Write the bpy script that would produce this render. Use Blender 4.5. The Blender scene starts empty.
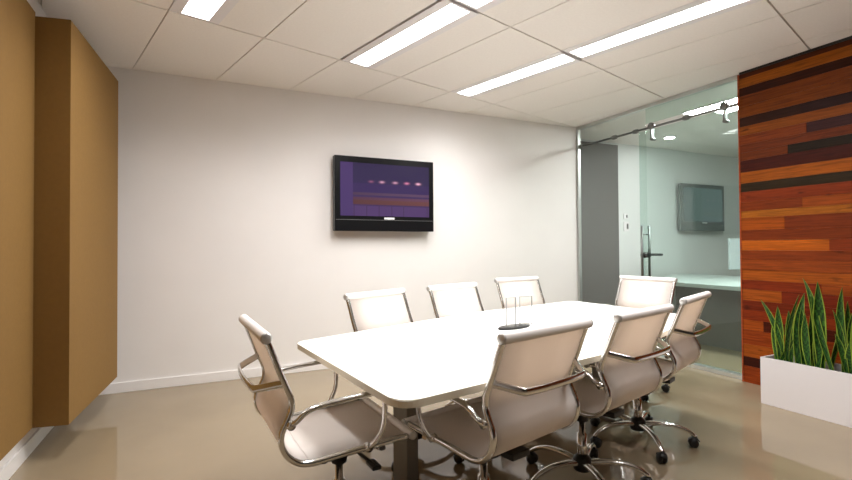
import bpy, bmesh, math, random
from mathutils import Vector, Matrix
C = bpy.context.scene.collection
sc = bpy.context.scene
PI = math.pi
rnd = random.Random(7)

# ------------------------------------------------------------------ colours / materials
def lin(c):
    return tuple(((v/255)/12.92 if v/255 <= .04045 else ((v/255+.055)/1.055)**2.4) for v in c)

def new_mat(name):
    m = bpy.data.materials.new(name); m.use_nodes = True
    nt = m.node_tree
    return m, nt, nt.nodes['Principled BSDF']

def mat(name, rgb, rough=.5, metal=0., spec=.5, noise=0., nscale=20., bump=0., bscale=200., coat=0.):
    """principled material with a little procedural variation in tone and relief"""
    m, nt, b = new_mat(name)
    b.inputs['Base Color'].default_value = (*rgb, 1)
    b.inputs['Roughness'].default_value = rough
    b.inputs['Metallic'].default_value = metal
    b.inputs['Specular IOR Level'].default_value = spec
    b.inputs['Coat Weight'].default_value = coat
    tc = nt.nodes.new('ShaderNodeTexCoord')
    if noise:
        n = nt.nodes.new('ShaderNodeTexNoise'); n.inputs['Scale'].default_value = nscale
        n.inputs['Detail'].default_value = 4
        nt.links.new(tc.outputs['Object'], n.inputs['Vector'])
        r = nt.nodes.new('ShaderNodeValToRGB')
        r.color_ramp.elements[0].position = .3; r.color_ramp.elements[1].position = .7
        r.color_ramp.elements[0].color = (*[v*(1-noise) for v in rgb], 1)
        r.color_ramp.elements[1].color = (*[min(1, v*(1+noise)) for v in rgb], 1)
        nt.links.new(n.outputs['Fac'], r.inputs['Fac']); nt.links.new(r.outputs['Color'], b.inputs['Base Color'])
    if bump:
        n = nt.nodes.new('ShaderNodeTexNoise'); n.inputs['Scale'].default_value = bscale
        nt.links.new(tc.outputs['Object'], n.inputs['Vector'])
        bp = nt.nodes.new('ShaderNodeBump'); bp.inputs['Strength'].default_value = bump
        bp.inputs['Distance'].default_value = .002
        nt.links.new(n.outputs['Fac'], bp.inputs['Height']); nt.links.new(bp.outputs['Normal'], b.inputs['Normal'])
    return m

def emit_mat(name, rgb, strength):
    m, nt, b = new_mat(name)
    b.inputs['Base Color'].default_value = (.8, .8, .8, 1)
    b.inputs['Emission Color'].default_value = (*rgb, 1)
    b.inputs['Emission Strength'].default_value = strength
    return m

def glass_mat(name, tint, f0=.04):
    """clear flat glass: tinted see-through plus a Schlick reflection"""
    m, nt, b = new_mat(name)
    nt.nodes.remove(b)
    out = nt.nodes['Material Output']
    tr = nt.nodes.new('ShaderNodeBsdfTransparent'); tr.inputs['Color'].default_value = (*tint, 1)
    gl = nt.nodes.new('ShaderNodeBsdfGlossy'); gl.inputs['Roughness'].default_value = 0.0
    lw = nt.nodes.new('ShaderNodeLayerWeight'); lw.inputs['Blend'].default_value = .5
    p = nt.nodes.new('ShaderNodeMath'); p.operation = 'POWER'; p.inputs[1].default_value = 5
    s = nt.nodes.new('ShaderNodeMath'); s.operation = 'MULTIPLY_ADD'; s.inputs[1].default_value = 1-f0; s.inputs[2].default_value = f0
    mx = nt.nodes.new('ShaderNodeMixShader')
    nt.links.new(lw.outputs['Facing'], p.inputs[0]); nt.links.new(p.outputs[0], s.inputs[0])
    nt.links.new(s.outputs[0], mx.inputs['Fac'])
    nt.links.new(tr.outputs[0], mx.inputs[1]); nt.links.new(gl.outputs[0], mx.inputs[2])
    nt.links.new(mx.outputs[0], out.inputs['Surface'])
    return m

M = {}
M['wall'] = mat('white_wall_paint', (.80, .768, .752), .7, noise=.012, nscale=3, bump=.05, bscale=300)
M['ceiling'] = mat('ceiling_tile', (.88, .835, .795), .85, noise=.02, nscale=60, bump=.08, bscale=400)
M['joint'] = mat('ceiling_joint', (.50, .46, .40), .7)
M['floor'] = mat('polished_taupe_floor', (.275, .213, .138), .055, noise=.04, nscale=2.2, coat=0.0)
M['skirting'] = mat('white_skirting_paint', (.83, .80, .79), .35)
M['tan'] = mat('tan_fabric_panel', lin((131, 97, 44)), .85, noise=.03, nscale=40, bump=.15, bscale=500)
M['chrome'] = mat('polished_aluminium', (.76, .75, .74), .16, metal=1)
M['cap'] = mat('satin_end_cap', (.62, .61, .60), .38, metal=.6)
M['steel'] = mat('brushed_steel', (.22, .22, .215), .4, metal=1)
M['alu'] = mat('satin_aluminium_channel', (.62, .64, .62), .35, metal=.8)
M['roll'] = mat('white_chair_roll', (.91, .86, .83), .5, bump=.08, bscale=900)
def mesh_fabric():
    # open white mesh: mostly diffuse, some light comes through the weave
    m, nt, b = new_mat('white_chair_mesh')
    b.inputs['Base Color'].default_value = (.92, .87, .84, 1); b.inputs['Roughness'].default_value = .55
    t = nt.nodes.new('ShaderNodeBsdfTranslucent'); t.inputs['Color'].default_value = (.95, .82, .70, 1)  # warm tint: light bounced off timber and tan, put into the colour
    tr = nt.nodes.new('ShaderNodeBsdfTransparent')
    m1 = nt.nodes.new('ShaderNodeMixShader'); m1.inputs['Fac'].default_value = .34
    m2 = nt.nodes.new('ShaderNodeMixShader'); m2.inputs['Fac'].default_value = .05
    nt.links.new(b.outputs[0], m1.inputs[1]); nt.links.new(t.outputs[0], m1.inputs[2])
    nt.links.new(m1.outputs[0], m2.inputs[1]); nt.links.new(tr.outputs[0], m2.inputs[2])
    nt.links.new(m2.outputs[0], nt.nodes['Material Output'].inputs['Surface'])
    return m
M['sling'] = mesh_fabric()
M['black'] = mat('black_plastic', (.012, .012, .012), .38)
M['tvblack'] = mat('gloss_black_plastic', (.006, .006, .007), .3, spec=.2)
M['table'] = mat('white_laminate', (.88, .87, .83), .38)
M['edge'] = mat('cream_table_edge', (.78, .72, .58), .45)
M['pedestal'] = mat('grey_metal_pedestal', (.24, .225, .205), .4, metal=.3)
M['planter'] = mat('white_planter_laminate', (.74, .70, .705), .3)
M['soil'] = mat('dark_potting_soil', (.02, .016, .012), .95, noise=.5, nscale=80, bump=.8, bscale=120)
M['frame_white'] = mat('white_light_frame', (.80, .77, .78), .4)
M['lamp'] = emit_mat('lamp_diffuser', (1.0, .99, .975), 4.5)
M['glass'] = glass_mat('clear_wall_glass', (.93, .96, .945))
M['glass_door'] = glass_mat('green_tinted_door_glass', (.815, .895, .865))
M['acrylic'] = glass_mat('clear_acrylic', (.955, .96, .955), .03)
M['acrylic_edge'] = mat('acrylic_edge', (.40, .40, .39), .3)
M['dgrey'] = mat('dark_grey_panel', (.115, .111, .104), .6, noise=.03, nscale=5)
M['badge'] = mat('silver_badge', (.75, .75, .75), .3)
M['blackgap'] = mat('black_gap_shade', (.006, .005, .005), .6)
M['desk'] = mat('pale_desk_laminate', (.46, .51, .49), .4)
M['cyanwall'] = mat('pale_office_wall', (.70, .72, .71), .7, noise=.01, nscale=3)
M['silver'] = mat('silver_monitor_shell', (.55, .60, .61), .35)

def attr_mat(name, rough, emission=0., grain=False):
    m, nt, b = new_mat(name)
    a = nt.nodes.new('ShaderNodeVertexColor'); a.layer_name = 'Col'
    b.inputs['Roughness'].default_value = rough
    if grain: b.inputs['Specular IOR Level'].default_value = .12
    src = a.outputs['Color']
    if grain:
        tc = nt.nodes.new('ShaderNodeTexCoord')
        mp = nt.nodes.new('ShaderNodeMapping'); mp.inputs['Scale'].default_value = (3, 2.2, 55)
        nt.links.new(tc.outputs['Object'], mp.inputs['Vector'])
        n = nt.nodes.new('ShaderNodeTexNoise'); n.inputs['Scale'].default_value = 2.0; n.inputs['Detail'].default_value = 7
        n.inputs['Roughness'].default_value = .65; n.inputs['Distortion'].default_value = .6
        nt.links.new(mp.outputs[0], n.inputs['Vector'])
        mr = nt.nodes.new('ShaderNodeMapRange')
        mr.inputs['From Min'].default_value = .3; mr.inputs['From Max'].default_value = .7
        mr.inputs['To Min'].default_value = .5; mr.inputs['To Max'].default_value = 1.38
        nt.links.new(n.outputs['Fac'], mr.inputs['Value'])
        # a few dark knots
        mp2 = nt.nodes.new('ShaderNodeMapping'); mp2.inputs['Scale'].default_value = (1, 1.6, 5)
        nt.links.new(tc.outputs['Object'], mp2.inputs['Vector'])
        v = nt.nodes.new('ShaderNodeTexNoise'); v.inputs['Scale'].default_value = 3.1; v.inputs['Detail'].default_value = 2
        nt.links.new(mp2.outputs[0], v.inputs['Vector'])
        mr2 = nt.nodes.new('ShaderNodeMapRange')
        mr2.inputs['From Min'].default_value = .25; mr2.inputs['From Max'].default_value = .33
        mr2.inputs['To Min'].default_value = .35; mr2.inputs['To Max'].default_value = 1
        nt.links.new(v.outputs['Fac'], mr2.inputs['Value'])
        mu = nt.nodes.new('ShaderNodeMath'); mu.operation = 'MULTIPLY'
        nt.links.new(mr.outputs[0], mu.inputs[0]); nt.links.new(mr2.outputs[0], mu.inputs[1])
        vm = nt.nodes.new('ShaderNodeVectorMath'); vm.operation = 'SCALE'
        nt.links.new(src, vm.inputs[0]); nt.links.new(mu.outputs[0], vm.inputs['Scale'])
        src = vm.outputs[0]
    if emission:
        b.inputs['Specular IOR Level'].default_value = .08
        b.inputs['Base Color'].default_value = (.01, .01, .012, 1)
        nt.links.new(src, b.inputs['Emission Color']); b.inputs['Emission Strength'].default_value = emission
    else:
        nt.links.new(src, b.inputs['Base Color'])
    return m
M['wood'] = attr_mat('reclaimed_hardwood', .42, grain=True)
M['leaf'] = attr_mat('snake_plant_leaf', .38)
M['hazytv'] = mat('hazy_grey_television_shell', (.16, .18, .175), .4)  # haze of reflections on the glass, put into the dark shell's colour
M['screen'] = attr_mat('emissive_screen', .35, emission=.33)

# ------------------------------------------------------------------ mesh helpers
def box(bm, x0, x1, y0, y1, z0, z1, bevel=0., mi=0):
    vs = [bm.verts.new((x, y, z)) for x in (x0, x1) for y in (y0, y1) for z in (z0, z1)]
    fs = [(0, 1, 3, 2), (4, 6, 7, 5), (0, 4, 5, 1), (2, 3, 7, 6), (0, 2, 6, 4), (1, 5, 7, 3)]
    faces = [bm.faces.new([vs[i] for i in f]) for f in fs]
    for f in faces: f.material_index = mi
    if bevel:
        es = list({e for f in faces for e in f.edges})
        bmesh.ops.bevel(bm, geom=es, offset=bevel, segments=2, affect='EDGES', profile=.6)

def catmull(pts, n=6):
    out = []
    P = [Vector(p) for p in pts]
    P = [P[0]*2-P[1]] + P + [P[-1]*2-P[-2]]
    for i in range(1, len(P)-2):
        for k in range(n):
            t = k/n
            a, b, c, d = P[i-1], P[i], P[i+1], P[i+2]
            out.append(.5*((2*b)+(c-a)*t+(2*a-5*b+4*c-d)*t*t+(3*b-a-3*c+d)*t**3))
    out.append(P[-2].copy())
    return out

def sweep(bm, pts, ru, rv, seg=10, side=(1, 0, 0), cap=True, mi=0, square=0.):
    """sweep an oval of half sizes ru (along 'side') and rv along pts; ru/rv numbers or lists"""
    n = len(pts); pts = [Vector(p) for p in pts]
    rings = []
    s0 = Vector(side).normalized()
    for i in range(n):
        t = (pts[min(i+1, n-1)]-pts[max(i-1, 0)]).normalized()
        u = s0-t*s0.dot(t)
        if u.length < .05:
            u = t.orthogonal()
        u.normalize(); v = t.cross(u)
        a = ru[i] if isinstance(ru, (list, tuple)) else ru
        b = rv[i] if isinstance(rv, (list, tuple)) else rv
        ring = []
        for k in range(seg):
            w = 2*PI*(k+.5)/seg
            cu, sv = math.cos(w), math.sin(w)
            if square:
                e = 1-square
                cu = math.copysign(abs(cu)**e, cu); sv = math.copysign(abs(sv)**e, sv)
            ring.append(bm.verts.new(pts[i]+u*(a*cu)+v*(b*sv)))
        rings.append(ring)
    for i in range(n-1):
        for k in range(seg):
            f = bm.faces.new((rings[i][k], rings[i][(k+1) % seg], rings[i+1][(k+1) % seg], rings[i+1][k])); f.material_index = mi; f.smooth = True
    if cap:
        for r, rev in ((rings[0], True), (rings[-1], False)):
            f = bm.faces.new(list(reversed(r)) if rev else r); f.material_index = mi

def lathe(bm, prof, center=(0, 0, 0), axis='z', seg=20, mi=0, smooth=True):
    """prof = [(r, h)] revolved about an axis through center"""
    c = Vector(center); rings = []
    def pt(r, h, w):
        a, b = r*math.cos(w), r*math.sin(w)
        return c+Vector({'z': (a, b, h), 'x': (h, a, b), 'y': (b, h, a)}[axis])
    for r, h in prof:
        rings.append([bm.verts.new(pt(max(r, 1e-4), h, 2*PI*k/seg)) for k in range(seg)])
    for i in range(len(rings)-1):
        for k in range(seg):
            f = bm.faces.new((rings[i][k], rings[i][(k+1) % seg], rings[i+1][(k+1) % seg], rings[i+1][k])); f.material_index = mi; f.smooth = smooth
    f = bm.faces.new(list(reversed(rings[0]))); f.material_index = mi
    f = bm.faces.new(rings[-1]); f.material_index = mi

def prism(bm, outline, z0, z1, mi=0, mi_side=None, bevel=0.):
    lo = [bm.verts.new((x, y, z0)) for x, y in outline]; hi = [bm.verts.new((x, y, z1)) for x, y in outline]
    n = len(outline); sides = []
    f1 = bm.faces.new(list(reversed(lo))); f2 = bm.faces.new(hi); f1.material_index = mi; f2.material_index = mi
    for i in range(n):
        f = bm.faces.new((lo[i], lo[(i+1) % n], hi[(i+1) % n], hi[i]))
        f.material_index = mi if mi_side is None else mi_side; sides.append(f)
    if bevel:
        bmesh.ops.bevel(bm, geom=list(f2.edges)+list(f1.edges), offset=bevel, segments=2, affect='EDGES')

def obj(name, bm, mats, parent=None, loc=None, fix=True):
    if fix: bmesh.ops.recalc_face_normals(bm, faces=bm.faces[:])
    me = bpy.data.meshes.new(name); bm.to_mesh(me); bm.free()
    for m in (mats if isinstance(mats, (list, tuple)) else [mats]): me.materials.append(m)
    o = bpy.data.objects.new(name, me); C.objects.link(o)
    if loc is not None: o.location = loc
    if parent is not None: o.parent = parent
    return o
def tag(o, label=None, cat=None, group=None, kind=None):
    if label: o['label'] = label
    if cat: o['category'] = cat
    if group: o['group'] = group
    if kind: o['kind'] = kind
    return o
def empty(name, loc, rz=0.):
    o = bpy.data.objects.new(name, None); C.objects.link(o); o.empty_display_size = .1
    o.location = loc; o.rotation_euler = (0, 0, rz); return o
def nb(): return bmesh.new()
def boxobj(name, b, m, parent=None, bevel=0.):
    bm = nb(); box(bm, *b, bevel=bevel); return obj(name, bm, m, parent)

# ------------------------------------------------------------------ room sizes
XL, XR, YB, YF, H = -.93, 4.30, 4.63, -3.6, 2.70
XW = 4.242                      # face of the timber cladding
WY = 2.572                      # where the timber ends and the glass begins
NX, NY = 9.0, 5.10              # far sides of the office beyond the glass

# ------------------------------------------------------------------ shell
tag(boxobj('floor', (XL-.1, NX+.1, YF-.1, NY+.1, -.08, 0), M['floor']), kind='structure')
tag(boxobj('wall_back', (XL-.1, XR+.05, YB, YB+.1, 0, H+.1), M['wall']), kind='structure')
tag(boxobj('wall_left', (XL-.1, XL, YF, YB, 0, H+.1), M['wall']), kind='structure')
tag(boxobj('wall_front', (XL-.1, XR+.1, YF-.1, YF, 0, H+.1), M['dgrey']), kind='structure')
tag(boxobj('wall_right', (XR-.02, XR+.06, YF, WY-.03, 0, H+.1), M['wall']), kind='structure')
def skirting(name, b):
    bm = nb(); box(bm, *b, bevel=.004); tag(obj(name, bm, M['skirting']), kind='structure')
skirting('baseboard_back', (XL+.014, XR-.03, YB-.014, YB, 0, .085))
skirting('baseboard_left', (XL, XL+.014, YF, YB, 0, .085))

# ceiling: tiles clipped to the room, with openings for the light troughs; the grid is turned 15.5 deg
GA = math.radians(15.5)
TS = [.70+.618*k for k in range(-9, 14)]
NS = [3.325-1.25*k for k in range(-3, 6)]          # main rails
LT = [.70, 1.95, 3.165]                            # troughs start on these joints
def has_light(t0, n1): return any(abs(t0-t) < .1 for t in LT) and (abs(n1-3.325) < .02 or (abs(n1-2.075) < .02 and t0 > 1))
FW = .30
bm = nb()
def slab(t0, t1, n0, n1, z0, z1, mi): box(bm, t0, t1, n0, n1, z0, z1, mi=mi)
for n1 in NS:
    n0 = n1-1.25
    for t0 in TS:
        t1 = t0+.618
        a = t0+(FW if has_light(t0, n1) else 0)
        slab(a, t1, n0, n1, H+.010, H+.016, 1)
        slab(a+(.004 if a == t0 else .002), t1-.004, n0+.006, n1-.006, H, H+.010, 0)
bmesh.ops.rotate(bm, verts=bm.verts[:], cent=(0, 0, 0), matrix=Matrix.Rotation(GA, 3, 'Z'))
for co, no in (((XL-.03, 0, 0), (-1, 0, 0)), ((XR-.02, 0, 0), (1, 0, 0)), ((0, YB+.03, 0), (0, 1, 0)), ((0, YF-.03, 0), (0, -1, 0))):
    bmesh.ops.bisect_plane(bm, geom=bm.verts[:]+bm.edges[:]+bm.faces[:], plane_co=co, plane_no=no, clear_outer=True)
tag(obj('ceiling', bm, [M['ceiling'], M['joint']], fix=False), kind='structure')

def strip_lamp(loc, rz, parent=None):
    L = bpy.data.lights.new('lamp', 'AREA'); L.shape = 'RECTANGLE'; L.size = .15; L.size_y = 1.17
    L.energy = LAMP; L.spread = math.radians(150); L.color = (1., .992, .982)
    lo = bpy.data.objects.new('lamp', L); C.objects.link(lo)
    lo.location = loc; lo.rotation_euler = (0, 0, rz); lo.parent = parent
LAMP = 9.0
def light_fixture(t, n1, label):
    """recessed linear trough: flange, sloped sides and a bright diffuser"""
    n0 = n1-1.25
    tc, nc = t+FW/2, (n0+n1)/2
    root = empty('ceiling_light', (tc*math.cos(GA)-nc*math.sin(GA), tc*math.sin(GA)+nc*math.cos(GA), H), GA)
    tag(root, label, 'ceiling light', 'recessed strip lights in the tiled ceiling')
    hw, hl = FW/2, .613
    ow, ol = .082, .594
    bm = nb()
    def ring(w, l, z): return [bm.verts.new(p) for p in ((-w, -l, z), (w, -l, z), (w, l, z), (-w, l, z))]
    rs = [ring(hw, hl, .012), ring(hw, hl, -.004), ring(ow, ol, -.004), ring(ow-.003, ol-.003, .038), ring(hw-.01, hl-.01, .075)]
    for i in range(len(rs)-1):
        for k in range(4): bm.faces.new((rs[i][k], rs[i][(k+1) % 4], rs[i+1][(k+1) % 4], rs[i+1][k]))
    bm.faces.new(rs[-1])
    obj('frame', bm, M['frame_white'], root)
    bm = nb(); box(bm, -ow+.005, ow-.005, -ol+.005, ol-.005, .022, .03)
    obj('diffuser', bm, M['lamp'], root)
    strip_lamp((0, 0, .018), 0, root)
for t, n1, lb in (
    (.70, 3.325, 'lit strip light in the ceiling nearest the tan panels on the left'),
    (1.95, 3.325, 'lit strip light in the ceiling pointing at the wall above the television'),
    (1.95, 2.075, 'lit strip light cut by the top of the photo, just behind the middle strip'),
    (3.165, 3.325, 'far lit strip light in the ceiling ending near the glass corner'),
    (3.165, 2.075, 'lit strip light in the ceiling running toward the timber wall, right of the rest')):
    light_fixture(t, n1, lb)

# unseen strip lamp added in the overhead row to light the near chairs
for t, n1 in ((1.95, .825),):
    tc, nc = t+FW/2, n1-.625
    strip_lamp((tc*math.cos(GA)-nc*math.sin(GA), tc*math.sin(GA)+nc*math.cos(GA), H-.012), GA)

# ------------------------------------------------------------------ timber cladding (one panel of boards)
def timber():
    zt = lambda y: max(0., (381-y)/114.1)
    yw = lambda x: WY-(x-741)*.0079           # board ends along the wall
    rows = [(75.5, (92, 40, 24), None, None), (80, (176, 90, 26), None, None), (89.5, (66, 26, 17), 846, (150, 66, 24)),
            (97.5, (140, 64, 24), None, None), (108, (146, 68, 22), None, None), (119, (62, 28, 20), 800, (58, 26, 28)),
            (128, (164, 80, 26), None, None), (137, (148, 62, 25), 805, (74, 34, 40)), (146, (126, 52, 22), None, None),
            (154, (128, 54, 20), 788, (46, 30, 20)), (162, (78, 24, 15), None, None), (173.5, (180, 88, 26), 849, (90, 34, 20)),
            (184.5, (56, 39, 26), None, None), (193, (146, 54, 25), None, None), (203, (142, 56, 25), 800, (168, 74, 30)),
            (212, (182, 98, 36), None, None), (219, (180, 80, 26), 784, (138, 54, 26)), (231, (138, 54, 24), None, None),
            (241, (208, 98, 30), 822, (150, 56, 26)), (251, (150, 60, 26), None, None), (260, (168, 72, 30), None, None),
            (270, (188, 88, 32), None, None), (280, (150, 52, 26), 815, (170, 74, 30)), (289, (182, 84, 32), 780, (140, 46, 26)),
            (300, (132, 44, 24), None, None), (309, (152, 54, 26), None, None), (319, (188, 82, 32), 762, (92, 32, 22)),
            (329, (166, 66, 28), None, None), (343, (182, 86, 34), None, None), (355.5, (70, 26, 20), 800, (150, 60, 28)),
            (364.5, (166, 66, 30), None, None), (381.2, None, None, None)]
    extra = [(150, 60, 26), (176, 84, 30), (70, 28, 20), (132, 50, 24), (190, 92, 34), (110, 40, 22)]
    bm = nb(); col = bm.loops.layers.float_color.new('Col')
    def board(y0, y1, z0, z1, rgb, ox):
        k0 = len(bm.faces)
        box(bm, XW+ox, XR-.022, y0, y1, z0, z1)
        bm.faces.ensure_lookup_table()
        for f in bm.faces[k0:]:
            for l in f.loops: l[col] = (*[v*k for v, k in zip(lin(rgb), (WOODK, WOODK*1.12, WOODK*.8))], 1)
    for i in range(len(rows)-1):
        z1, z0 = zt(rows[i][0]), zt(rows[i+1][0])
        a = WY; segs = []
        if rows[i][2]:
            b = yw(rows[i][2]); segs.append((a, b, rows[i][1])); a = b; c = rows[i][3]
        else: c = rows[i][1]
        b = a-rnd.uniform(.9, 1.5); segs.append((a, b, c)); a = b
        while a > YF+.02:
            b = max(YF+.01, a-rnd.uniform(.35, 1.3)); segs.append((a, b, rnd.choice(extra))); a = b
        for (p, q, c) in segs:
            board(q+.0006, p-.0006, z0+.0005, z1-.0005, c, rnd.uniform(0, .0035))
    o = obj('timber_cladding', bm, M['wood'])
    tag(o, 'reclaimed mixed hardwood board cladding behind the white planter', 'timber wall')
    bm = nb(); box(bm, XW-.003, XR-.022, WY, WY+.012, 0, H-.02)
    k = bm.loops.layers.float_color.new('Col')
    for f in bm.faces:
        for l in f.loops: l[k] = (*[v*WOODK for v in lin((196, 92, 50))], 1)
    e = obj('end_trim', bm, M['wood'], o); e['label'] = 'thin orange timber end strip'
WOODK = .60
timber()
tag(boxobj('gap_shade_1', (XW+.004, XR-.022, YF+.01, WY, H-.019, H), M['blackgap']), kind='structure')  # shade of the gap above the boards, put in as a black strip

# ------------------------------------------------------------------ glass wall, sliding door
win = boxobj('window_1', (XR+.004, XR+.016, 3.60, YB-.012, .03, H-.035), M['glass']); tag(win, kind='structure')
bm = nb(); box(bm, XR-.012, XR+.032, WY+.013, YB-.001, H-.036, H); box(bm, XR-.012, XR+.032, YB-.028, YB-.001, .0, H-.036)
box(bm, XR-.012, XR+.032, 3.60, YB-.028, 0, .032)
obj('window_frame', bm, M['alu'], win)
bm = nb(); box(bm, XR+.004, XR+.016, WY-.02, 3.594, 2.50, H-.036)
obj('transom_glass', bm, M['glass_door'], win)
door = boxobj('door_1', (XR+.045, XR+.057, 1.95, 3.72, .033, 2.44), M['glass_door']); tag(door, kind='structure')
bm = nb(); sweep(bm, [(XR+.03, 1.9, 2.455), (XR+.03, YB-.03, 2.455)], .012, .012, 12, side=(1, 0, 0)); 
obj('track_rail', bm, M['steel'], door)
for y in (2.76, 3.545):
    bm = nb()
    lathe(bm, [(.0, -.016), (.036, -.016), (.036, .016), (0, .016)], (XR+.03, y, 2.468), 'x', 20)
    box(bm, XR+.02, XR+.062, y-.009, y+.009, 2.33, 2.46, bevel=.003)
    lathe(bm, [(0, -.02), (.017, -.02), (.017, .03), (0, .03)], (XR+.045, y, 2.33), 'x', 16)
    obj('hanger', bm, M['steel'], door)
for y in (3.14, 3.75, 4.05, 4.58):
    bm = nb(); lathe(bm, [(0, -.03), (.022, -.03), (.026, 0), (.022, .03), (0, .03)], (XR+.03, y, 2.455), 'y', 14)
    obj('rail_stop', bm, M['steel'], door)
for sx, nm in ((-1, 'inner'), (1, 'outer')):
    bm = nb(); x = XR+.051+sx*.055
    sweep(bm, [(x, 3.655, .72), (x, 3.655, 1.405)], .013, .013, 14)
    for z in (.85, 1.31):
        sweep(bm, [(XR+.051+sx*.006, 3.655, z), (x, 3.655, z)], .008, .008, 10, side=(0, 0, 1))
    obj('handle', bm, M['steel'], door)
bm = nb()
lathe(bm, [(0, -.05), (.03, -.05), (.03, .05), (0, .05)], (XR+.051, 3.655, 1.085), 'x', 18)
sweep(bm, [(XR+.10, 3.655, 1.085), (XR+.115, 3.62, 1.09), (XR+.115, 3.50, 1.09)], .014, .012, 10, side=(0, 0, 1))
obj('lock', bm, M['black'], door)
tag(boxobj('trim_2', (XR-.012, XR+.075, WY+.013, 3.595, 0, .032), M['alu']), kind='structure')   # floor channel of the door

# ------------------------------------------------------------------ office beyond the glass
tag(boxobj('wall_office_back', (XR+.06, NX, NY, NY+.1, 0, H+.1), M['cyanwall']), kind='structure')
tag(boxobj('wall_office_right', (NX, NX+.1, .2, NY, 0, H+.1), M['cyanwall']), kind='structure')
tag(boxobj('wall_office_front', (XR+.07, NX, .1, .2, 0, H+.1), M['cyanwall']), kind='structure')
tag(boxobj('wall_office_left', (XR+.06, XR+.07, YB+.1, NY, 0, H+.1), M['dgrey']), kind='structure')
tag(boxobj('ceiling_office', (XR+.033, NX, .2, NY, H, H+.05), M['ceiling']), kind='structure')
d2 = boxobj('door_2', (XR+.08, 5.47, NY-.045, NY-.002, .0, 2.66), M['dgrey']); tag(d2, kind='structure')

def office_light(x0, x1, y0, y1, label):
    root = empty('ceiling_light', ((x0+x1)/2, (y0+y1)/2, H)); a, b = (x1-x0)/2, (y1-y0)/2
    tag(root, label, 'ceiling light', 'strip lights in the office beyond the glass')
    bm = nb(); box(bm, -a-.03, a+.03, -b-.03, b+.03, -.012, -.002); obj('frame', bm, M['frame_white'], root)
    bm = nb(); box(bm, -a, a, -b, b, -.016, -.0122); obj('diffuser', bm, M['office_lamp'], root)
M['office_lamp'] = emit_mat('office_lamp', (1., 1., .99), 44.)
office_light(4.93, 5.09, 2.4, 3.60, 'nearer lit strip on the ceiling seen through the glass door')
office_light(5.22, 5.34, 2.3, 3.42, 'thinner lit strip beyond the first, seen through the glass door')
root = empty('downlight', (5.85, 4.50, H)); tag(root, 'small round lit downlight in the ceiling seen through the glass', 'downlight')
bm = nb(); lathe(bm, [(.0, -.012), (.075, -.012), (.085, -.001), (0, -.001)], seg=24); obj('trim_ring', bm, M['frame_white'], root)
bm = nb(); lathe(bm, [(0, -.018), (.06, -.018), (.06, -.0125), (0, -.0125)], seg=24); obj('lens', bm, M['office_lamp'], root)

def tv(loc, w, h, screen_mat, label, speaker, shell='tvblack', back=0.):
    """flat television facing -y; loc = lower centre at the wall face"""
    root = empty('television', loc); tag(root, label, 'television')
    bm = nb(); box(bm, -w/2, w/2, -.115, -.035-back, 0, h, bevel=.006); obj('housing', bm, M[shell], root)
    bm = nb(); box(bm, -w/4, w/4, -.034-back, -.001, h*.25, h*.75); obj('wall_mount', bm, M['black'], root)
    bz = .055
    sx0, sx1, sz0, sz1 = -w/2+bz, w/2-bz, speaker+.045, h-.062
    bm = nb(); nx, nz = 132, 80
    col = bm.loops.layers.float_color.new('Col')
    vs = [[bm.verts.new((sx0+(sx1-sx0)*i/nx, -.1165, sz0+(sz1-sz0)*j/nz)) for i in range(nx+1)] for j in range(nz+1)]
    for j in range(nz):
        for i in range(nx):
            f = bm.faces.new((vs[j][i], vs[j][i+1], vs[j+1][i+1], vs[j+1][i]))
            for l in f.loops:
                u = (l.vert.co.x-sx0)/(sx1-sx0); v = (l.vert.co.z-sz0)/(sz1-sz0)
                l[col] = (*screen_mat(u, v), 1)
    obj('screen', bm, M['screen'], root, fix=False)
    bm = nb(); box(bm, -w/2+.01, w/2-.01, -.1175, -.114, speaker+.004, speaker+.009); obj('silver_strip', bm, M['steel'], root)
    bm = nb(); box(bm, -.055+.03, .055+.03, -.1195, -.1145, speaker+.014, speaker+.034, bevel=.002); b = obj('badge', bm, M['badge'], root); b['label'] = 'small silver badge'
    return root
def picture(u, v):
    # purple screen colours in bands, with pink spots and thin dark uprights
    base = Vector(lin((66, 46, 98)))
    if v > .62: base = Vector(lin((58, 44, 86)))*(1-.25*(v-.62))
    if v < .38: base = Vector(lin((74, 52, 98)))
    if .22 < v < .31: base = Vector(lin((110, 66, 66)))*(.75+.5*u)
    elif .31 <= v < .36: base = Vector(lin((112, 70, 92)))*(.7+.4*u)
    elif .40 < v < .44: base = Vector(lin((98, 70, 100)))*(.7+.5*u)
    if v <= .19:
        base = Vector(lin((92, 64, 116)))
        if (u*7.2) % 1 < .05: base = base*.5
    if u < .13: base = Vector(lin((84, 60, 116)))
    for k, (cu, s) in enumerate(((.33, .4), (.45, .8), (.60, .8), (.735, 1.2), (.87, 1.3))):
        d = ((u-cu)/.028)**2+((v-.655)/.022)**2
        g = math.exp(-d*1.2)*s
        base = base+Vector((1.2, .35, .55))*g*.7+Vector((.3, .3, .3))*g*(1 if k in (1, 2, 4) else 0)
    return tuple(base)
tv((1.668, YB, 1.35), 1.065, .74, picture, 'black flat television on the white wall with a purple screen', .105)
def glare(u, v): return lin((112, 126, 122))  # glare on a dark screen, painted as a flat grey-green glow
tv((7.25, NY, 1.42), 1.06, .745, glare, 'dark television hanging in the office seen through the glass door', .105, 'hazytv', .03)

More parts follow.
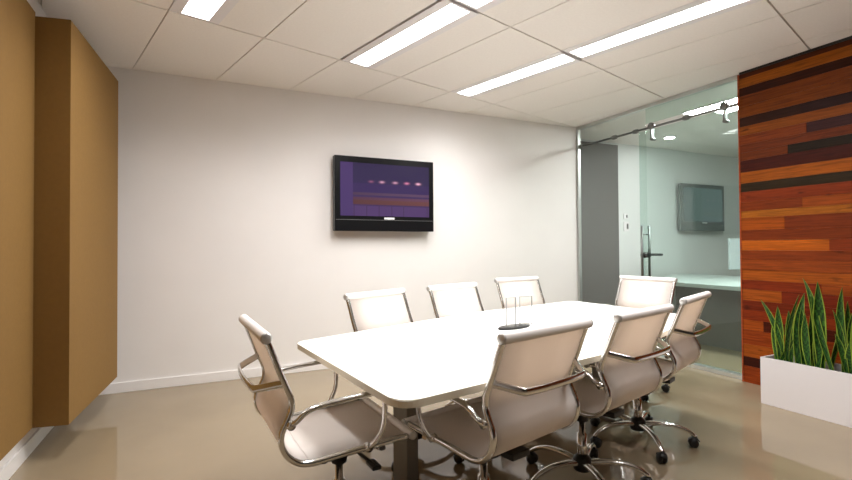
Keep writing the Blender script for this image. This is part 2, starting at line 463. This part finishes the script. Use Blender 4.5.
root = empty('desk', (6.0, 3.4, 0)); tag(root, 'long pale desk in the office behind the glass door', 'desk')
bm = nb(); prism(bm, [(-.88, -1.6), (.9, -1.6), (.9, 1.62), (.55, 1.62), (-.88, .82)], .70, .745, bevel=.004); obj('desktop', bm, M['desk'], root)
bm = nb(); box(bm, -.6, -.56, -1.4, .7, .0, .699); obj('modesty_panel', bm, M['dgrey'], root)
for y in (-1.5, .9):
    bm = nb(); box(bm, .2, .8, y-.02, y+.02, 0, .699); obj('leg', bm, M['dgrey'], root)
root = empty('computer_monitor', (6.95, 4.08, .746), math.radians(-22)); tag(root, 'silver computer monitor standing on the pale desk beyond the glass', 'monitor')
bm = nb(); box(bm, -.33, .33, -.02, .02, .10, .535, bevel=.008); obj('display_shell', bm, M['silver'], root)
bm = nb(); box(bm, -.10, .10, -.005, .045, 0.008, .12, bevel=.004); obj('stand', bm, M['silver'], root)
bm = nb(); box(bm, -.12, .12, -.1, .1, 0, .008, bevel=.003); obj('foot', bm, M['silver'], root)
def wall_plate(name, x, z, w, h, label, cat):
    root = empty(name, (x, NY, z)); tag(root, label, cat)
    bm = nb(); box(bm, -w/2, w/2, -.012, -.001, -h/2, h/2, bevel=.003); obj('cover_plate', bm, M['frame_white'], root)
    bm = nb(); box(bm, w*.05, w*.38, -.018, -.0122, -h*.28, h*.3, bevel=.002); obj('switch_rocker', bm, M['steel'], root)
wall_plate('light_switch', 5.66, 1.475, .10, .14, 'larger switch plate on the pale office wall, the lower of two', 'light switch')
wall_plate('light_switch', 5.65, 1.625, .08, .075, 'smaller switch plate on the pale office wall, the upper of two', 'light switch')

# ------------------------------------------------------------------ tan panels on the left wall
def tan_panel(pts, z0, z1, label):
    bm = nb(); prism(bm, pts, z0, z1, bevel=.003); o = obj('wall_panel', bm, M['tan']); tag(o, label, 'wall panel')
tan_panel([(XL+.001, .6), (-.872, .6), (-.872, 3.335), (XL+.001, 3.335)], .19, 2.53, 'thin tan fabric wall panel at the left edge, nearer the camera')
tan_panel([(XL+.001, 3.34), (-.70, 3.30), (-.62, 4.36), (XL+.001, 4.40)], .19, 2.505, 'thick tan fabric wall panel boxed out beside the white back wall')

# ------------------------------------------------------------------ conference table
TA = math.radians(17); TC = (1.6516, 2.2195); TZ = .705
table = empty('conference_table', (TC[0], TC[1], 0), TA); tag(table, 'long white boat-shaped meeting table with cream edge amid the chairs', 'table')
def rounded(corners, r, seg=8):
    out = []; n = len(corners)
    for i in range(n):
        p = Vector(corners[i]); a = (Vector(corners[i-1])-p).normalized(); b = (Vector(corners[(i+1) % n])-p).normalized()
        ang = a.angle(b)
        rr = r if ang < 2.6 else .6
        d = min(rr/math.tan(ang/2), .35)
        p0, p1 = p+a*d, p+b*d
        for k in range(seg+1):
            t = k/seg; out.append(tuple((1-t)**2*p0+2*t*(1-t)*p+t*t*p1))
    return out
outline = rounded([(a*1.0323, b*1.0323) for a, b in ((-1.275, -.488), (-.1, -.595), (1.24, -.49), (1.49, .585), (.35, .685), (-1.075, .588))], .085)
bm = nb(); prism(bm, outline, TZ-.026, TZ, bevel=.003)
for f in bm.faces:
    f.material_index = 0 if f.normal.z > .9 else 1
    f.normal_update()
    f.material_index = 0 if f.normal.z > .9 else 1
obj('tabletop', bm, [M['table'], M['edge']], table)
for x in (-.88, .88):
    bm = nb(); box(bm, x-.032, x+.032, -.05, .05, .02, TZ-.05, bevel=.004)
    obj('leg', bm, M['pedestal'], table)
    bm = nb(); box(bm, x-.05, x+.05, -.13, .13, 0, .022, bevel=.006); obj('foot', bm, M['pedestal'], table)
    bm = nb(); box(bm, x-.05, x+.05, -.23, .23, TZ-.05, TZ-.0265); obj('support_arm', bm, M['black'], table)
bm = nb(); box(bm, -.82, .82, -.03, .03, TZ-.085, TZ-.045); obj('stretcher', bm, M['black'], table)

# clear leaflet stands on the table
def stand(loc, rz, label):
    root = empty('leaflet_stand', loc, rz); tag(root, label, 'leaflet stand', 'clear leaflet stands on the table')
    w, h = .082, .165
    bm = nb(); box(bm, -w/2, w/2, -.003, .003, .006, h); obj('panel', bm, M['acrylic'], root)
    bm = nb(); box(bm, -w/2-.003, -w/2, -.004, .004, .0, h); box(bm, w/2, w/2+.003, -.004, .004, 0, h); box(bm, -w/2-.003, w/2+.003, -.004, .004, h, h+.004)
    obj('edge_strip', bm, M['acrylic_edge'], root)
    bm = nb(); box(bm, -w/2, w/2, -.035, .035, 0, .005, bevel=.0015); obj('base', bm, M['acrylic'], root)
root = empty('table_tray', (1.655, 2.318, TZ), math.radians(12)); tag(root, 'small flat black oval tray in the middle of the white table', 'tray')
bm = nb(); oval = [(.128*math.cos(a), .05*math.sin(a)) for a in [2*PI*k/28 for k in range(28)]]
prism(bm, oval, .001, .012, bevel=.003); obj('tray_plate', bm, M['black'], root)
stand((1.632, 2.316, TZ+.0125), math.radians(16), 'clear leaflet stand on the black tray, the left of two')
stand((1.750, 2.331, TZ+.0125), math.radians(-4), 'clear leaflet stand on the black tray, the right of two')

# ------------------------------------------------------------------ office chair
PROF = [(0, .885), (.022, .83), (.048, .76), (.066, .716), (.081, .677), (.083, .637), (.068, .60), (.052, .566), (.050, .53), (.066, .49), (.102, .457), (.145, .445), (.19, .446), (.26, .451), (.355, .456), (.45, .462), (.535, .464)]
PROF = [(y-.33, z) for y, z in PROF]
FX = .243
LEG0 = math.radians(-52)
def make_chair():
    root = empty('office_chair', (0, 0, 0))
    prof3 = catmull([(0, y, z) for y, z in PROF], 5)
    isplit = 11*5
    def strip(pts, hw, th):
        bm = nb(); rows = []
        n = len(pts)
        for i in range(n):
            t = (pts[min(i+1, n-1)]-pts[max(i-1, 0)]).normalized(); nn = Vector((0, -t.z, t.y))
            rows.append([bm.verts.new(pts[i]+nn*s+Vector((x, 0, 0))) for s in (-th/2, th/2) for x in (-hw, -hw*.33, hw*.33, hw)])
        for i in range(n-1):
            a, b = rows[i], rows[i+1]
            for k in range(3):
                for q in ((a[k], a[k+1], b[k+1], b[k]), (a[4+k], b[4+k], b[5+k], a[5+k])):
                    bm.faces.new(q).smooth = True
            bm.faces.new((a[0], b[0], b[4], a[4])); bm.faces.new((a[3], a[7], b[7], b[3]))
        for r in (rows[0], rows[-1]):
            for k in range(3): bm.faces.new((r[k], r[k+1], r[5+k], r[4+k]))
        return bm
    obj('backrest', strip(prof3[1:isplit+1], FX-.008, .006), M['sling'], root)
    obj('seat', strip(prof3[isplit:-1], FX-.008, .006), M['sling'], root)
    def roll(name, y, z, hl, r):
        bm = nb(); lathe(bm, [(r*.9, -hl), (r, -hl+.004), (r, hl-.004), (r*.9, hl)], (0, y, z), 'x', 20)
        o = obj(name, bm, M['roll'], root)
        for s in (-1, 1):
            bm = nb(); lathe(bm, [(r*.98, s*hl), (r*.98, s*(hl+.004)), (r*.7, s*(hl+.008)), (0.002, s*(hl+.009))] if s > 0 else
                             [(0.002, -hl-.009), (r*.7, -hl-.008), (r*.98, -hl-.004), (r*.98, -hl)], (0, y, z), 'x', 20)
            obj('end_cap', bm, M['cap'], o)
    roll('top_rail', -.33, .885, .251, .0195)
    roll('front_rail', .208, .4635, .249, .016)
    for s in (-1, 1):
        bm = nb(); pts = [p+Vector((s*FX, 0, 0)) for p in prof3[:-1]]
        sweep(bm, pts, .0115, .0105, 10, square=.3)
        obj('side_frame', bm, M['chrome'], root)
        # armrest: clamp at the lumbar, flat top, bent front post down to the seat frame
        a = [(s*(FX+.006), -.250, .592), (s*(FX+.030), -.238, .604), (s*(FX+.034), -.20, .635), (s*(FX+.036), -.14, .648), (s*(FX+.036), -.03, .656), (s*(FX+.036), .045, .657),
             (s*(FX+.036), .074, .640), (s*(FX+.035), .080, .60), (s*(FX+.032), .074, .53), (s*(FX+.026), .052, .487), (s*(FX+.010), .030, .458)]
        pts = catmull(a, 5); n = len(pts)
        bm = nb(); ru = [.013 if 8 < i < n-22 else .0105 for i in range(n)]
        sweep(bm, pts, ru, .0085, 10, square=.25)
        lathe(bm, [(0, -.012), (.015, -.012), (.015, .012), (0, .012)], (s*(FX+.012), -.252, .59), 'x', 12)
        lathe(bm, [(0, -.012), (.015, -.012), (.015, .012), (0, .012)], (s*(FX+.004), .028, .456), 'x', 12)
        obj('armrest', bm, M['chrome'], root)
    # bowed stretcher behind the back
    half = [(FX, -.270, .728), (FX-.014, -.288, .724), (FX-.060, -.345, .708), (FX-.095, -.360, .704)]
    a = [(-x, y, z) for x, y, z in half]+[(0, -.366, .703)]+[(x, y, z) for x, y, z in reversed(half)]
    bm = nb(); sweep(bm, catmull(a, 4), .0135, .006, 8, side=(0, 0, 1), square=.4); obj('back_stretcher', bm, M['chrome'], root)
    # tilt mechanism
    bm = nb(); box(bm, -.075, .075, -.12, .10, .372, .418, bevel=.012)
    box(bm, -.05, .05, -.20, -.10, .385, .41, bevel=.006)
    lathe(bm, [(0, .315), (.031, .315), (.038, .375), (0, .375)], (0, 0, 0))
    mech = obj('seat_mechanism', bm, M['black'], root)
    bm = nb(); sweep(bm, catmull([(.06, .03, .392), (.15, .035, .392), (.22, .05, .385), (.25, .052, .384)], 4), .007, .007, 8, side=(0, 0, 1)); box(bm, .2, .27, .035, .07, .376, .39, bevel=.004)
    obj('tilt_lever', bm, M['black'], mech)
    for y in (-.135, .085):
        bm = nb(); sweep(bm, catmull([(-FX, y, .44), (-FX+.05, y, .427), (-.07, y, .405), (.07, y, .405), (FX-.05, y, .427), (FX, y, .44)], 4), .013, .009, 10, side=(0, 1, 0), square=.2)
        obj('seat_spreader', bm, M['chrome'], root)
    bm = nb(); lathe(bm, [(0, .10), (.024, .10), (.024, .25), (.0165, .252), (.0165, .355), (0, .355)]); obj('gas_column', bm, M['chrome'], root)
    bm = nb(); lathe(bm, [(0, .072), (.042, .072), (.048, .09), (.044, .128), (.03, .142), (0, .142)]); obj('hub', bm, M['black'], root)
    for k in range(5):
        bm = nb()
        pts = catmull([(.03, 0, .108), (.10, 0, .118), (.19, 0, .116), (.265, 0, .094), (.312, 0, .063)], 4); n = len(pts)
        sweep(bm, pts, [.021-.010*i/(n-1) for i in range(n)], [.014-.004*i/(n-1) for i in range(n)], 10, side=(0, 1, 0), square=.2)
        leg = obj('leg', bm, M['chrome'], root); leg.rotation_euler = (0, 0, LEG0+2*PI*k/5)
        bm = nb()
        for s in (-1, 1):
            lathe(bm, [(.006, s*.004), (.024, s*.005), (.027, s*.012), (.024, s*.021), (.006, s*.023)] if s > 0 else
                      [(.006, -.023), (.024, -.021), (.027, -.012), (.024, -.005), (.006, -.004)], (.300, 0, .0272), 'y', 18)
        sweep(bm, [(.272, 0, .03), (.276, 0, .046), (.295, 0, .0565), (.318, 0, .054), (.33, 0, .04)], .02, .004, 8, side=(0, 1, 0))
        lathe(bm, [(0, .03), (.008, .03), (.008, .066), (0, .066)], (.312, 0, 0), 'z', 10)
        obj('caster', bm, M['black'], leg)
    return root
proto = make_chair()
def dup(root):
    r = root.copy(); C.objects.link(r)
    for ch in root.children:
        c = ch.copy(); C.objects.link(c); c.parent = r
        for g in ch.children:
            d = g.copy(); C.objects.link(d); d.parent = c
    return r
R = math.radians
CH = [  # x, y, facing turn, base turn (world), label
    (.492, 1.899, R(-86), R(47), 'white office chair at the near left end of the table, seen side on'),
    (1.034, 1.670, R(14.2), R(-38), 'white office chair on the near side, largest and nearest the camera'),
    (1.708, 1.828, R(15), R(-37), 'white office chair in the middle of the near side'),
    (2.385, 2.078, R(21.5), R(-44), 'white office chair on the near side at the end closest to the timber wall'),
    (1.124, 2.557, R(205), R(10), 'white office chair on the far side below the left of the television'),
    (1.76, 2.76, R(199), R(-10), 'white office chair in the middle of the far side below the television'),
    (2.55, 3.13, R(188), R(50), 'white office chair on the far side nearest the glass, behind the leaflet stands'),
    (3.15, 2.86, R(99), R(-112), 'white office chair at the far end of the table in front of the glass door'),
]
DZ = [.004, .0, .0, .006, .006, .010, .010, .014]
order = [proto]+[dup(proto) for _ in CH[1:]]
for o, (x, y, rz, bz, lb) in zip(order, CH):
    o.location = (x, y, 0); o.rotation_euler = (0, 0, rz)
    tag(o, lb, 'chair', 'white office chairs round the table')
    k = 0; dz = DZ[order.index(o)]
    for ch in o.children:
        if not ch.name.startswith(('leg', 'hub', 'gas_column')): ch.location.z = dz      # each seat set to its own height
        if ch.name.startswith('leg'):
            ch.rotation_euler = (0, 0, bz-rz+2*PI*k/5); k += 1

# ------------------------------------------------------------------ planter with snake plants
PX0, PX1, PY0, PY1, PH = 3.785, 4.05, .60, 2.172, .345
root = empty('planter', ((PX0+PX1)/2, (PY0+PY1)/2, 0)); tag(root, 'long white box planter on the floor in front of the timber wall', 'planter')
a, b, w = (PX1-PX0)/2, (PY1-PY0)/2, .016
bm = nb()
box(bm, -a, -a+w, -b, b, .0005, PH); box(bm, a-w, a, -b, b, 0, PH); box(bm, -a+w, a-w, -b, -b+w, 0, PH); box(bm, -a+w, a-w, b-w, b, 0, PH); box(bm, -a+w, a-w, -b+w, b-w, 0, .02)
obj('box', bm, M['planter'], root)
bm = nb(); nx, ny = 8, 50
vs = [[bm.verts.new((-a+w+.001+(2*a-2*w-.002)*i/nx, -b+w+.001+(2*b-2*w-.002)*j/ny, PH-.05+rnd.uniform(-.002, .002))) for i in range(nx+1)] for j in range(ny+1)]
for j in range(ny):
    for i in range(nx): bm.faces.new((vs[j][i], vs[j][i+1], vs[j+1][i+1], vs[j+1][i]))
obj('soil', bm, M['soil'], root)
def leaf(parent, base, tip, bend, width, face):
    """sword leaf from base to tip (local), sagging by 'bend', with pale margins and cross bands"""
    b, t = Vector(base), Vector(tip); bm = nb(); col = bm.loops.layers.float_color.new('Col')
    n, m = 34, 10; rows = []; ph = rnd.uniform(0, 9)
    side0 = Vector((math.cos(face), math.sin(face), 0))
    for i in range(n+1):
        s = i/n
        p = b.lerp(t, s)+Vector(bend)*(4*s*(1-s))
        d = ((t-b)+Vector(bend)*4*(1-2*s)).normalized()
        sd = (side0-d*side0.dot(d)).normalized(); nn = d.cross(sd)
        wd = width*(.55+.45*min(1, s/.35))*(1-max(0, (s-.55)/.45)**1.7)
        tw = .5*(s-.5)*math.sin(ph); sd2 = sd*math.cos(tw)+nn*math.sin(tw); nn2 = nn*math.cos(tw)-sd*math.sin(tw)
        for lay in (0, 1):
            row = []
            for k in range(m+1):
                u = k/m*2-1
                row.append(bm.verts.new(p+sd2*(u*wd*.5+1e-5*u)+nn2*((u*u*.28-.1)*wd+(.0035*(1-.8*u*u) if lay else 0))))
            rows.append(row)
    def colour(s, u):
        if abs(u) > .80: return lin((138, 160, 56))
        band = .5+.5*math.sin(s*62+ph+2.2*math.sin(u*5+ph)+1.5*math.sin(s*17))
        return tuple(Vector(lin((20, 52, 18))).lerp(Vector(lin((62, 112, 40))), band**2*.8))
    for i in range(n):
        for lay in (0, 1):
            A, B = rows[2*i+lay], rows[2*i+2+lay]
            for k in range(m):
                f = bm.faces.new((A[k], A[k+1], B[k+1], B[k]) if lay else (A[k], B[k], B[k+1], A[k+1])); f.smooth = True
                c = colour((i+.5)/n, (k+.5)/m*2-1)
                for l in f.loops: l[col] = (*c, 1)
        for k in (0, m):
            f = bm.faces.new((rows[2*i][k], rows[2*i+1][k], rows[2*i+3][k], rows[2*i+2][k]))
            for l in f.loops: l[col] = (*lin((138, 160, 56)), 1)
    obj('leaf', bm, M['leaf'], parent)
def plant(x, y, leaves, label, extra=5):
    root = empty('snake_plant', (x, y, PH-.044)); tag(root, label, 'plant', 'snake plants in the white planter')
    for (bx, by, tx, ty, tz, bend, wd, fc) in leaves:
        leaf(root, (bx, by, 0), (tx, ty, tz-(PH-.044)), bend, wd, fc)
    for k in range(extra):                  # shorter inner leaves
        ang = rnd.uniform(0, 2*PI); r = rnd.uniform(.025, .06)
        bx, by = r*math.cos(ang)*.7, r*math.sin(ang)
        leaf(root, (bx, by, 0), (bx*1.5+rnd.uniform(-.01, .01), by*1.35+rnd.uniform(-.015, .015), rnd.uniform(.22, .46)), (0, 0, 0), rnd.uniform(.04, .062), QF+rnd.uniform(-.8, .8))
QF = R(115)                     # broad side roughly toward the room
plant(3.90, 2.06, [(0, 0, -.02, .16, .77, (0, -.02, .03), .036, QF), (.02, -.02, .03, -.01, .70, (0, 0, 0), .056, QF+.1), (.03, -.07, .03, -.115, .84, (0, .02, 0), .062, QF-.2),
                   (-.03, -.03, -.06, -.125, .83, (-.01, .03, -.03), .034, QF+.4), (.05, .01, .06, -.04, .60, (0, 0, 0), .05, QF+.8), (-.03, .03, -.03, -.07, .50, (0, -.01, .02), .03, QF)],
      'snake plant at the left end of the white planter with a thin leaf leaning out')
plant(3.91, 1.885, [(0, 0, .02, .07, .945, (0, -.045, .03), .046, QF), (.01, -.04, -.01, -.035, .93, (0, .0, 0), .075, QF), (-.02, -.12, .0, .01, .85, (0, .02, .03), .04, QF+.3),
                    (.04, .05, .05, .10, .72, (0, 0, 0), .055, QF-.5), (-.01, .05, .0, .075, .62, (0, 0, .03), .045, QF+.6), (.03, -.08, .06, -.14, .66, (0, 0, .02), .045, QF+1),
                    (-.03, .01, -.04, .03, .70, (0, .01, 0), .05, QF-.3)],
      'snake plant with the tallest broad leaf, second from the left in the planter')
plant(3.92, 1.68, [(0, 0, .02, .045, .90, (0, .03, 0), .05, QF), (.02, -.03, -.02, -.20, .915, (0, .09, .07), .05, QF), (-.02, .03, -.04, .075, .74, (0, -.02, .02), .034, QF+.2),
                   (.03, .05, .05, .03, .80, (0, 0, 0), .06, QF+.7), (-.03, -.04, -.05, -.06, .80, (0, 0, .02), .05, QF-.4), (.04, -.05, .05, -.02, .68, (0, 0, 0), .055, QF),
                   (-.04, .0, -.05, .06, .58, (0, 0, .03), .04, QF+.5)],
      'snake plant with an arching leaf, cut by the right edge of the photo')
plant(3.91, 1.46, [(0, .02, -.02, .07, .88, (0, 0, 0), .06, QF), (.02, -.02, .03, -.08, .92, (0, .02, 0), .06, QF+.3), (-.02, .0, -.05, .05, .70, (0, .02, .03), .045, QF-.3), (.03, .05, .05, .09, .66, (0, 0, 0), .05, QF)],
      'snake plant at the far right edge of the photo, mostly outside it')

# ------------------------------------------------------------------ camera, world, colour
cam = bpy.data.cameras.new('camera'); co = bpy.data.objects.new('camera', cam); C.objects.link(co)
F, YAW, PIT, ROLL, EH = 472.478, 1.13380902, .0155009, -.0062953, 1.184191
fw = Vector((math.cos(YAW)*math.cos(PIT), math.sin(YAW)*math.cos(PIT), math.sin(PIT)))
r0 = Vector((math.sin(YAW), -math.cos(YAW), 0)); u0 = r0.cross(fw)
rr = r0*math.cos(ROLL)+u0*math.sin(ROLL); uu = -r0*math.sin(ROLL)+u0*math.cos(ROLL)
co.matrix_world = Matrix(((rr.x, uu.x, -fw.x, 0), (rr.y, uu.y, -fw.y, 0), (rr.z, uu.z, -fw.z, EH), (0, 0, 0, 1)))
cam.sensor_width = 36; cam.lens = F*36/852; cam.clip_start = .02
sc.camera = co
w = bpy.data.worlds.new('world'); sc.world = w; w.use_nodes = True
w.node_tree.nodes['Background'].inputs['Color'].default_value = (.9, .95, 1, 1)
w.node_tree.nodes['Background'].inputs['Strength'].default_value = .02
sc.view_settings.view_transform = 'Standard'; sc.view_settings.look = 'None'
sc.view_settings.gamma = 1; sc.view_settings.use_curve_mapping = False
sc.view_settings.exposure = 1.22
sc.cycles.max_bounces = 10; sc.cycles.diffuse_bounces = 5; sc.cycles.transparent_max_bounces = 16
sc.cycles.caustics_reflective = False; sc.cycles.caustics_refractive = False
sc.cycles.sample_clamp_indirect = 6
